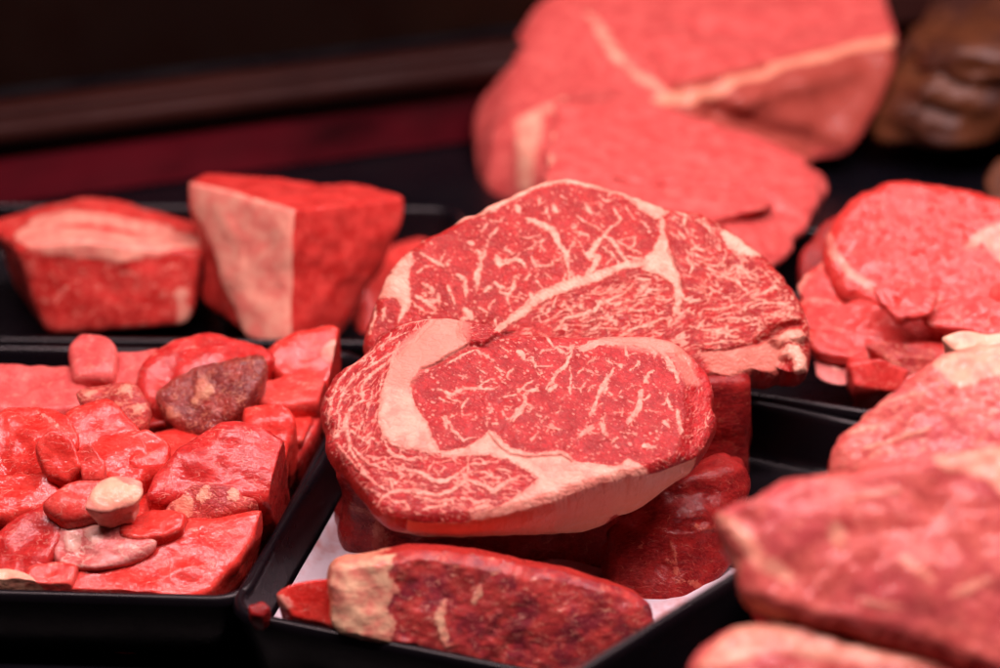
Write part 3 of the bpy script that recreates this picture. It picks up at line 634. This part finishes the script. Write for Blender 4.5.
# strip lying in the front of the middle tray
pls = Plane(470, 610, .925, 62, 6)
outs = [(333, 570), (352, 562), (380, 557), (420, 551), (480, 556), (520, 565), (560, 573), (620, 590), (650, 604), (658, 622), (655, 650), (640, 676), (600, 690), (500, 675), (400, 648), (340, 632), (333, 600)]
o = slab('beef_strip', outs, pls, .030, meat_mat('old_beef', ca=(.34, .03, .035), cb=(.52, .06, .05), cf=(.74, .48, .30), cf2=(.66, .22, .16), rough=.34, coat=.4, jit=1.6, blot=((.14, .016, .035), .07, .7), net=.2, bump=.4),
         fat=[[(326, 560), (398, 552), (388, 572), (399, 590), (386, 606), (397, 622), (390, 645), (400, 660), (330, 645)]], lines=[([(445, 600), (438, 620), (446, 645)], 9), ([(480, 585), (474, 600)], 7)],
         N=420, M=60, seed=21, lump=.0022, rag=.0010, md=.12, ms=.25, rnd=.004, fatside=[[(310, 400), (398, 400), (393, 590), (400, 700), (300, 700)]])
tag(o, 'beef strip with a square cream fat end, lying in front of the dark block', 'beef strip')
o = chunk('beef_piece', [(278, 594), (296, 582), (336, 576), (340, 600), (336, 626), (292, 616)], .935, 55, -5, .03, M_red, seed=5, fatpts=[((282, 602), 9)])
tag(o, 'small bright red beef piece at the left end of the fat-ended strip', 'beef piece')
o = chunk('beef_scrap', [(252, 609), (262, 605), (268, 610), (262, 617), (254, 615)], .93, 40, 0, .008, M_dark, seed=6, sub=4)
tag(o, 'tiny red scrap in the near corner of the paper-lined tray', 'beef scrap')

# ================================================================ diced beef in the left tray
G1 = 'pieces of diced beef in the left tray'
R, Br, Ft, Pk = M_red, M_brown, M_fatty, M_pink
CH = [ # name, polygon, z, tilt, az, height, mat, label, extras
 ('beef_chunk', [(-30, 372), (30, 363), (72, 366), (88, 388), (74, 412), (10, 416), (-30, 408)], .052, 22, 5, .035, Pk, 'long pink chunk along the far left of the diced beef', {}),
 ('beef_chunk', [(70, 348), (82, 338), (104, 340), (114, 352), (112, 378), (74, 380)], .062, 30, 0, .03, Pk, 'knob-shaped chunk standing up at the far rim, left of the brown piece', {}),
 ('beef_chunk', [(104, 358), (150, 350), (176, 352), (178, 380), (150, 400), (108, 396)], .055, 18, 0, .03, Pk, 'wide pink chunk between the knob-shaped chunk and the brown piece', {}),
 ('beef_chunk', [(160, 350), (200, 337), (262, 346), (272, 362), (222, 378), (170, 408), (140, 396), (143, 368)], .060, 30, -8, .03, R, 'broad red chunk lying behind the brown piece', {}),
 ('browned_beef_chunk', [(156, 400), (176, 376), (215, 362), (264, 356), (258, 385), (240, 412), (212, 434), (180, 428)], .058, 42, -12, .03, Br, 'dark brown dried beef chunk with pale fat tips, unlike the red ones', dict(fatpts=[((205, 385), 10), ((168, 412), 7), ((198, 397), 5)], md=.5, ms=.5)),
 ('gristle_chunk', [(72, 392), (90, 380), (125, 382), (145, 402), (142, 428), (112, 436), (84, 418)], .058, 30, 0, .03, M_rear, 'gristly beef chunk of mixed fat and brown meat, left of the brown piece', dict(fatpts=[((85, 390), 6), ((125, 392), 7), ((133, 410), 6), ((112, 420), 4)], md=.6, ms=.9, fold=.005)),
 ('beef_chunk', [(270, 350), (298, 330), (334, 328), (348, 348), (346, 372), (318, 388), (274, 374)], .060, 34, -5, .035, R, 'red chunk with a pale fatty end in the far right corner of the tray', dict(fatpts=[((336, 352), 13)])),
 ('beef_chunk', [(252, 380), (300, 372), (330, 384), (320, 404), (272, 410), (248, 398)], .053, 25, 0, .03, R, 'flat red chunk just below the fatty-ended corner chunk', {}),
 ('beef_chunk', [(242, 405), (284, 404), (296, 425), (286, 450), (250, 446)], .050, 40, 0, .03, R, 'upright red chunk right of the dark brown piece', {}),
 ('beef_chunk', [(290, 425), (312, 408), (322, 412), (316, 436), (296, 462), (284, 452)], .038, 25, 10, .03, R, 'narrow pink chunk pressed to the right wall of the tray', {}),
 ('beef_chunk', [(-20, 440), (10, 412), (42, 408), (66, 420), (76, 446), (50, 474), (-20, 482)], .060, 32, -10, .04, R, 'large glossy red chunk with a white fat thread at the left edge', dict(lines=[([(10, 418), (36, 410), (50, 422), (75, 432)], 6)], k=8)),
 ('beef_chunk', [(64, 412), (108, 404), (140, 436), (148, 468), (130, 488), (96, 470), (70, 440)], .060, 28, 5, .035, R, 'large smooth red chunk in the middle left of the heap', dict(k=9)),
 ('beef_chunk', [(36, 448), (50, 432), (72, 440), (80, 466), (66, 482), (46, 476)], .068, 45, 0, .03, R, 'rounded shiny lobe of red beef, left of two', dict(k=7)),
 ('beef_chunk', [(74, 450), (90, 442), (106, 462), (104, 480), (82, 480)], .066, 45, 0, .03, R, 'rounded shiny lobe of red beef, right of two', dict(k=7)),
 ('beef_chunk', [(122, 446), (146, 434), (168, 446), (166, 470), (146, 482), (126, 466)], .056, 35, 0, .03, R, 'small red chunk with fat on its upper edge below the brown piece', dict(fatpts=[((148, 432), 6), ((160, 436), 7)])),
 ('beef_chunk', [(160, 470), (190, 444), (214, 430), (250, 432), (288, 444), (286, 482), (262, 502), (220, 500), (150, 500)], .056, 30, 4, .04, R, 'largest red slab of the heap, right of centre', {}),
 ('beef_chunk', [(246, 446), (288, 442), (290, 474), (268, 504), (244, 486)], .050, 40, 20, .03, R, 'red chunk leaning on the right wall beside the largest slab', {}),
 ('fat_chunk', [(164, 514), (180, 490), (196, 482), (240, 490), (256, 500), (236, 512), (196, 524)], .048, 50, 0, .02, M_rear, 'ragged chunk with a pale fat ridge, above the big front piece', dict(fatpts=[((180, 502), 12), ((205, 493), 9), ((232, 496), 8)], fold=.003, ms=.6)),
 ('beef_chunk', [(-20, 484), (20, 474), (52, 480), (58, 496), (40, 512), (-20, 520)], .054, 25, 0, .035, R, 'wet dark red chunk at the left edge under the glossy one', {}),
 ('beef_chunk', [(46, 506), (70, 488), (108, 480), (114, 494), (100, 516), (66, 522)], .058, 34, 0, .028, R, 'wedge of red beef touching the cream fat cube', {}),
 ('fat_cube', [(92, 508), (97, 498), (114, 482), (141, 482), (143, 492), (134, 505), (110, 511)], .064, 26, -8, .012, Ft, 'cream coloured cube of fat in the heap', dict(fatpts=[((112, 494), 17), ((134, 490), 14)], k=10, amp=.0026, fold=.002)),
 ('beef_chunk', [(-6, 575), (0, 535), (38, 508), (56, 510), (63, 532), (48, 566), (30, 592)], .042, 34, -14, .035, R, 'tall wet red chunk at the lower left', {}),
 ('pale_beef_chunk', [(44, 546), (60, 526), (80, 517), (112, 521), (148, 540), (130, 556), (96, 566), (50, 562)], .046, 26, 0, .02, M_pale, 'pale pink fatty chunk below the cream fat cube', dict(fatpts=[((66, 536), 12), ((92, 530), 10), ((120, 545), 7)], ms=.8, k=7, amp=.0035, fold=.004)),
 ('beef_chunk', [(118, 524), (150, 508), (184, 512), (180, 530), (150, 540), (124, 536)], .050, 20, 0, .025, R, 'small flat red chunk between the fat ridge and the front piece', {}),
 ('beef_chunk', [(62, 596), (100, 562), (160, 536), (204, 527), (256, 517), (248, 536), (228, 568), (206, 592), (150, 610), (90, 612)], .037, 26, 2, .03, R, 'large front piece of red beef touching the near right corner of the tray', dict(k=8, sub=7, amp=.0018, lines=[([(248, 519), (258, 517)], 3)])),
 ('beef_chunk', [(26, 566), (56, 556), (78, 566), (70, 592), (50, 612), (24, 606)], .036, 34, 0, .025, R, 'small bright red chunk between the fat slice and the front piece', {}),
 ('fat_slice', [(-20, 572), (10, 566), (34, 576), (38, 606), (-20, 612)], .036, 26, 0, .02, Ft, 'cream fat slice in the near left of the tray', dict(fatpts=[((5, 580), 45)])),
]
for i, (nm, poly, z, ti, az, h, m, lab, ex) in enumerate(CH):
    if m is R: m = (M_red, M_red_c, M_red, M_red_b, M_red, M_red)[i % 6]
    kw = dict(sub=5 if i < 10 else 6, k=5.5, amp=.0022, freq=40, seed=40 + i, md=.12, ms=.2, grow=1.12, clamp=offset_quad(ql, .0062), fold=.001); kw.update(ex)
    tag(chunk(nm, poly, None, ti, az, h, m, z=z, **kw), lab, 'beef chunk' if 'fat_' not in nm else 'fat piece', G1)
# pieces lower down, seen through the gaps
for i, (x, y) in enumerate([(60, 470), (130, 500), (215, 470), (60, 560), (190, 500), (30, 500), (230, 420), (110, 380), (280, 400), (20, 440), (100, 430), (190, 450), (270, 420), (90, 520), (200, 520), (150, 560), (40, 590), (240, 480), (150, 400)]):
    poly = [(x + 46 * math.cos(a) * (1 + .2 * math.sin(3 * a + i)), y + 26 * math.sin(a)) for a in np.linspace(0, 6.28, 8)[:-1]]
    tag(chunk('beef_chunk', poly, None, 5, 0, .02, M_red, z=.043 if y < 530 else .026, sub=5, seed=90 + i, amp=.003, clamp=offset_quad(ql, .008)), 'red beef chunk low in the heap, glimpsed in the gaps', 'beef chunk', G1)

# ================================================================ roasts at the back
def roast(name, pts, mat, label, cat='roast', **kw):
    o = lump(name, [D(*p) for p in pts], mat, **kw); return tag(o, label, cat)
# left roast
roast('beef_roast', [(-12, 222, 1.23), (40, 203, 1.245), (115, 200, 1.25), (150, 208, 1.25), (205, 226, 1.235), (205, 252, 1.20), (110, 250, 1.19), (15, 248, 1.19), (38, 324, 1.20), (190, 327, 1.20), (205, 300, 1.24), (30, 290, 1.3), (200, 280, 1.30)], M_roast,
      'red roast with a fatty pink top at the far left', seed=12, k=11, amp=.0022, sub=7, lines=[([(30, 228), (70, 232), (130, 238), (180, 234)], 46), ([(40, 214), (100, 216), (160, 222)], 34), ([(182, 290), (186, 325)], 14)], ms=.4)
# prism roast
roast('beef_roast', [(190, 183, 1.20), (293, 212, 1.16), (404, 203, 1.20), (404, 216, 1.20), (370, 188, 1.215), (300, 179, 1.22), (210, 178, 1.215), (208, 300, 1.21), (250, 338, 1.17), (288, 342, 1.165), (335, 336, 1.19), (350, 322, 1.205), (372, 282, 1.205), (240, 300, 1.27), (380, 250, 1.22)], M_roast,
      'wedge-shaped roast with one whole side of cream fat', seed=13, k=22, sub=7, amp=.002, fatn=[([(190, 183, 1.20), (293, 212, 1.16), (288, 342, 1.165)], .01)], md=.1, ms=.1)
roast('beef_roast', [(345, 322, 1.24), (362, 285, 1.24), (392, 245, 1.28), (430, 238, 1.30), (460, 330, 1.24), (360, 340, 1.22), (420, 300, 1.35)], M_roast, 'low red roast half hidden behind the rear marbled steak', seed=14, k=10)
# big roast
roast('beef_roast', [(545, -8, 1.46), (600, -60, 1.52), (862, -50, 1.52), (896, 40, 1.42), (860, -20, 1.48), (662, 105, 1.36), (512, 105, 1.40), (484, 195, 1.40), (474, 118, 1.43), (800, 176, 1.38), (850, 140, 1.41), (874, 90, 1.44), (660, 205, 1.34), (560, 205, 1.34), (870, 40, 1.54), (560, 60, 1.54)], M_pink,
      'largest pink roast at the back, a Y-shaped fat line on its cut face', seed=15, k=26, amp=.002, sub=7, folds=[([(600, 20), (640, 60), (668, 96)], 14, -.008), ([(880, 60), (868, 100), (840, 140)], 14, .010), ([(720, 120), (770, 140), (820, 150)], 18, -.012), ([(850, 70), (800, 80), (740, 100)], 14, .006), ([(700, 20), (780, 30), (860, 10)], 20, -.006), ([(500, 130), (495, 180)], 14, .006)], film=[[(662, 105, 1.36), (896, 40, 1.42), (800, 176, 1.38)]],
      lines=[([(588, 10), (610, 48), (640, 75), (668, 98)], 9), ([(645, 103), (675, 98), (720, 88), (780, 62), (840, 48), (892, 42)], 14), ([(522, 118), (560, 100)], 14), ([(530, 120), (525, 180)], 26)])
# medium roast
roast('beef_roast', [(552, 120, 1.27), (580, 97, 1.32), (640, 100, 1.34), (700, 122, 1.31), (770, 150, 1.29), (826, 172, 1.27), (828, 192, 1.26), (795, 230, 1.22), (778, 268, 1.18), (660, 245, 1.14), (550, 225, 1.16), (560, 210, 1.3), (700, 330, 1.16), (560, 330, 1.16), (790, 240, 1.34)], M_pink,
      'smooth pink roast in front of the largest one, folded at its right end', seed=16, k=14, amp=.0028, creases=[([(612, 120), (680, 134), (730, 150), (772, 170)], 4), ([(590, 172), (650, 180), (745, 184)], 1.5), ([(766, 186), (782, 200)], 4)], folds=[([(570, 108), (620, 104), (680, 118), (740, 136), (790, 158)], 12, .010), ([(620, 130), (680, 146), (730, 160), (765, 174)], 10, -.012), ([(590, 172), (650, 180), (700, 178), (745, 184)], 5, -.006), ([(766, 184), (782, 198), (790, 210)], 9, -.010), ([(700, 240), (750, 220), (776, 210)], 9, -.007), ([(700, 215), (740, 205), (765, 200)], 10, .008), ([(800, 170), (812, 190), (800, 225)], 12, .005), ([(720, 200), (755, 192)], 12, .004)], sub=7,  # crease colour paints in fold shade that the relief alone does not show
      lines=[([(552, 125), (549, 170), (551, 215)], 5)])

# ================================================================ stack at the right
def pslab(name, outline, x, y, d, tilt, az, th, mat, label, cat='beef slice', group=None, **kw):
    o = slab(name, outline, Plane(x, y, d, tilt, az), th, mat, **kw); return tag(o, label, cat, group)
GS = 'slices stacked behind the near steaks'
base = dict(N=360, M=50, rag=.0009, lump=.0016, rnd=.004, ms=.2, md=.15)
pslab('beef_slice', [(826, 250), (836, 216), (862, 190), (905, 176), (960, 186), (1010, 200), (1060, 240), (1060, 300), (1000, 322), (960, 318), (930, 312), (890, 316), (850, 296), (832, 275)], 940, 250, 1.13, 34, 0, .012, M_slice,
      'top slice of the right-hand stack, edged by a curved fat line', group=GS, seed=31, lines=[([(828, 226), (834, 252), (852, 275), (875, 290), (905, 298), (940, 300)], 8), ([(985, 235), (1000, 250), (1010, 262)], 24), ([(965, 250), (990, 232), (1010, 225)], 12)], **base)
ST = [
 ([(800, 290), (806, 272), (830, 262), (872, 286), (915, 305), (905, 322), (850, 312), (812, 304)], 1.125, 'second layer of the right-hand stack, a curled slice end just under the top slice'),
 ([(798, 314), (806, 298), (840, 300), (885, 318), (960, 326), (950, 344), (870, 336), (812, 328)], 1.115, 'third layer of the right-hand stack, a long folded slice'),
 ([(802, 338), (812, 324), (850, 330), (900, 344), (960, 350), (950, 366), (880, 362), (818, 352)], 1.108, 'fourth layer of the right-hand stack, a drooping slice'),
 ([(846, 356), (870, 350), (930, 362), (990, 366), (985, 392), (910, 394), (856, 378)], 1.10, 'lowest slice of the right-hand stack, above the tray rim'),
 ([(868, 284), (880, 278), (912, 284), (934, 296), (928, 314), (896, 318), (872, 302)], 1.10, 'small wet red flap hanging from the front edge of the top slice'),
 ([(925, 308), (960, 300), (1020, 304), (1060, 316), (1050, 336), (980, 332), (932, 326)], 1.10, 'red slice edge sticking out at the right border under the top slice'),
]
for i, (poly, d, lab) in enumerate(ST):
    tag(chunk('beef_slice', poly, d, 34, -6, .005, M_slice, shrink=.95, k=7, amp=.0022, freq=60, fold=.003, seed=33 + i, grow=1.08, md=.15, ms=.3,
              lines=[(poly[:3], 5)] if i < 4 else ()), lab, 'beef slice', GS)
o = chunk('fat_piece', [(944, 338), (965, 330), (1030, 332), (1030, 352), (960, 352)], 1.06, 40, 0, .012, M_fatty, seed=47, k=8, fatpts=[((985, 340), 60)]); tag(o, 'cream fat strip at the right border between the stack and the near steaks', 'fat piece')
o = chunk('beef_trim', [(800, 262), (822, 222), (850, 205), (880, 270), (880, 350), (806, 300)], 1.18, 45, -20, .05, M_dark, seed=36, k=9); tag(o, 'dark red beef side behind the curled slices of the stack', 'beef trim')
o = chunk('fat_piece', [(812, 352), (838, 346), (866, 362), (872, 380), (846, 388), (810, 380)], 1.11, 12, 0, .004, M_pale, seed=37, k=3.2, amp=.004, fold=.003, fatpts=[((832, 362), 9)]); tag(o, 'pale pink fat piece at the foot of the right-hand stack', 'fat piece')
o = chunk('beef_trim', [(850, 366), (880, 362), (905, 372), (900, 392), (858, 386)], 1.09, 50, 0, .02, M_slice, seed=38); tag(o, 'small red trimming at the foot of the stack beside the fat piece', 'beef trim')
o = chunk('beef_trim', [(868, 344), (900, 334), (940, 342), (938, 366), (905, 372), (884, 358)], 1.10, 50, 5, .02, M_rear, seed=39, fold=.006, ms=.8); tag(o, 'ragged brownish trimming tucked under the stack of slices', 'beef trim')

# ================================================================ near steaks at the right
pslab('beef_steak', [(832, 452), (842, 430), (868, 408), (900, 385), (935, 358), (965, 345), (1030, 340), (1060, 400), (1050, 470), (960, 470), (880, 475), (838, 470)], 940, 410, .90, 34, -10, .03, M_near,
      'steak with a cream fat crest behind the nearest steak', 'steak', seed=51, fat=[[(930, 365), (950, 345), (1060, 335), (1060, 380), (1000, 378), (960, 392), (948, 385)]], lines=[([(850, 432), (880, 425)], 5), ([(860, 450), (930, 430)], 4), ([(880, 405), (925, 395)], 5)], fatside=[[(900, 380), (940, 300), (1100, 300), (1080, 380)]], **{**base, 'ms': .6, 'md': .3})
o = pslab('beef_steak', [(716, 508), (735, 498), (760, 490), (785, 474), (830, 470), (880, 462), (940, 452), (1040, 450), (1100, 560), (1060, 690), (980, 668), (900, 642), (830, 622), (780, 606), (745, 588), (740, 560), (728, 535)], 880, 560, .80, 38, -6, .022, M_near,
      'nearest blurred steak at the lower right, pointed at its left end', 'steak', seed=52, fat=[[(930, 452), (1060, 445), (1080, 520), (1010, 508), (985, 482), (940, 470)]],
      lines=[([(720, 510), (740, 530), (760, 560), (790, 575)], 18), ([(835, 525), (840, 548)], 16), ([(900, 560), (930, 585)], 10), ([(850, 500), (900, 490)], 6), ([(950, 600), (990, 580)], 8), ([(860, 600), (900, 610)], 6)], **{**base, 'lump': .0022, 'rag': .0008, 'ms': .2})
pslab('beef_steak', [(688, 668), (702, 640), (735, 622), (780, 618), (840, 632), (920, 650), (1000, 668), (1100, 720), (1000, 800), (800, 800), (690, 720)], 840, 690, .79, 30, -4, .03, M_near,
      'lower steak with a fatty upper edge, under the nearest blurred steak', 'steak', seed=53, fat=[[(695, 660), (735, 622), (780, 616), (900, 645), (960, 672), (850, 668), (770, 655), (720, 672)]], **base)
# hidden body of the pile, so that the near steaks lie on meat and not on air
o = lump('beef_block', [D(760, 560, .87), D(1050, 560, .87), D(1050, 480, .95), D(850, 470, .96), D(760, 690, .88), D(1050, 700, .85), Z(820, 600, .05), Z(1150, 620, .05)], M_dark, seed=54, k=10); tag(o, 'dark beef block inside the pile under the near steaks', 'beef block')
o = lump('beef_trim', [D(744, 575, .86), D(800, 585, .86), D(840, 640, .85), D(755, 640, .86), D(750, 610, .88), D(850, 600, .92), D(760, 570, .92)], M_dark, seed=55, k=9); tag(o, 'dark red edge of beef between the nearest steak and the lower steak', 'beef trim')

# ================================================================ smoked joint at the top right
o = lump('smoked_joint', [D(868, 120, 1.42), D(895, 50, 1.44), D(935, -10, 1.48), D(1080, -50, 1.5), D(1100, 110, 1.38), D(1000, 140, 1.38), D(930, 152, 1.39), D(880, 148, 1.40), D(980, 60, 1.6), D(960, 50, 1.36), D(1020, 50, 1.36)], M_smoked, seed=61, k=9, amp=.006, freq=18, fold=.008,
         creases=[([(905, 70), (940, 78), (970, 90)], 10), ([(925, 110), (960, 118)], 8)])
tag(o, 'brown smoked joint in the far right corner', 'smoked joint')
o = lump('smoked_joint', [D(982, 180, 1.32), D(1000, 158, 1.33), D(1060, 150, 1.34), D(1060, 215, 1.30), D(988, 208, 1.30), D(1020, 190, 1.42)], M_smoked, seed=62, k=8, sub=5); tag(o, 'sliver of brown joint at the right border below the larger brown one', 'smoked joint')

# ================================================================ light
w = bpy.data.worlds.new('World'); sc.world = w; w.use_nodes = True
w.node_tree.nodes['Background'].inputs[0].default_value = (.5, .35, .42, 1); w.node_tree.nodes['Background'].inputs[1].default_value = .015
def area(name, loc, tgt, sx, sy, p, c):
    l = bpy.data.lights.new(name, 'AREA'); l.shape = 'RECTANGLE'; l.size = sx; l.size_y = sy; l.energy = p; l.color = c
    o = bpy.data.objects.new(name, l); col.objects.link(o); o.location = loc
    o.rotation_euler = (Vector(tgt) - Vector(loc)).to_track_quat('-Z', 'Y').to_euler(); return o
PK = (1, .70, .72)
area('case_lamp_front', (.0, .74, .86), (0, .98, 0), 1.1, .04, 12.5, PK)
area('added_glint_lamp', (.1, 1.95, .95), (0, 1.0, 0), 1.4, .03, 7, PK)  # unseen strip lamp, added for wet glints on the meat
area('case_lamp_top', (.1, 1.30, .84), (0, 1.15, 0), 1.3, .05, 9, PK)

sc.view_settings.view_transform = 'Standard'; sc.view_settings.look = 'None'; sc.view_settings.exposure = .1; sc.view_settings.gamma = 1
sc.render.engine = 'CYCLES'; sc.cycles.use_denoising = True
sc.cycles.use_adaptive_sampling = True; sc.cycles.adaptive_threshold = .025
sc.cycles.max_bounces = 6; sc.cycles.diffuse_bounces = 3; sc.cycles.glossy_bounces = 3
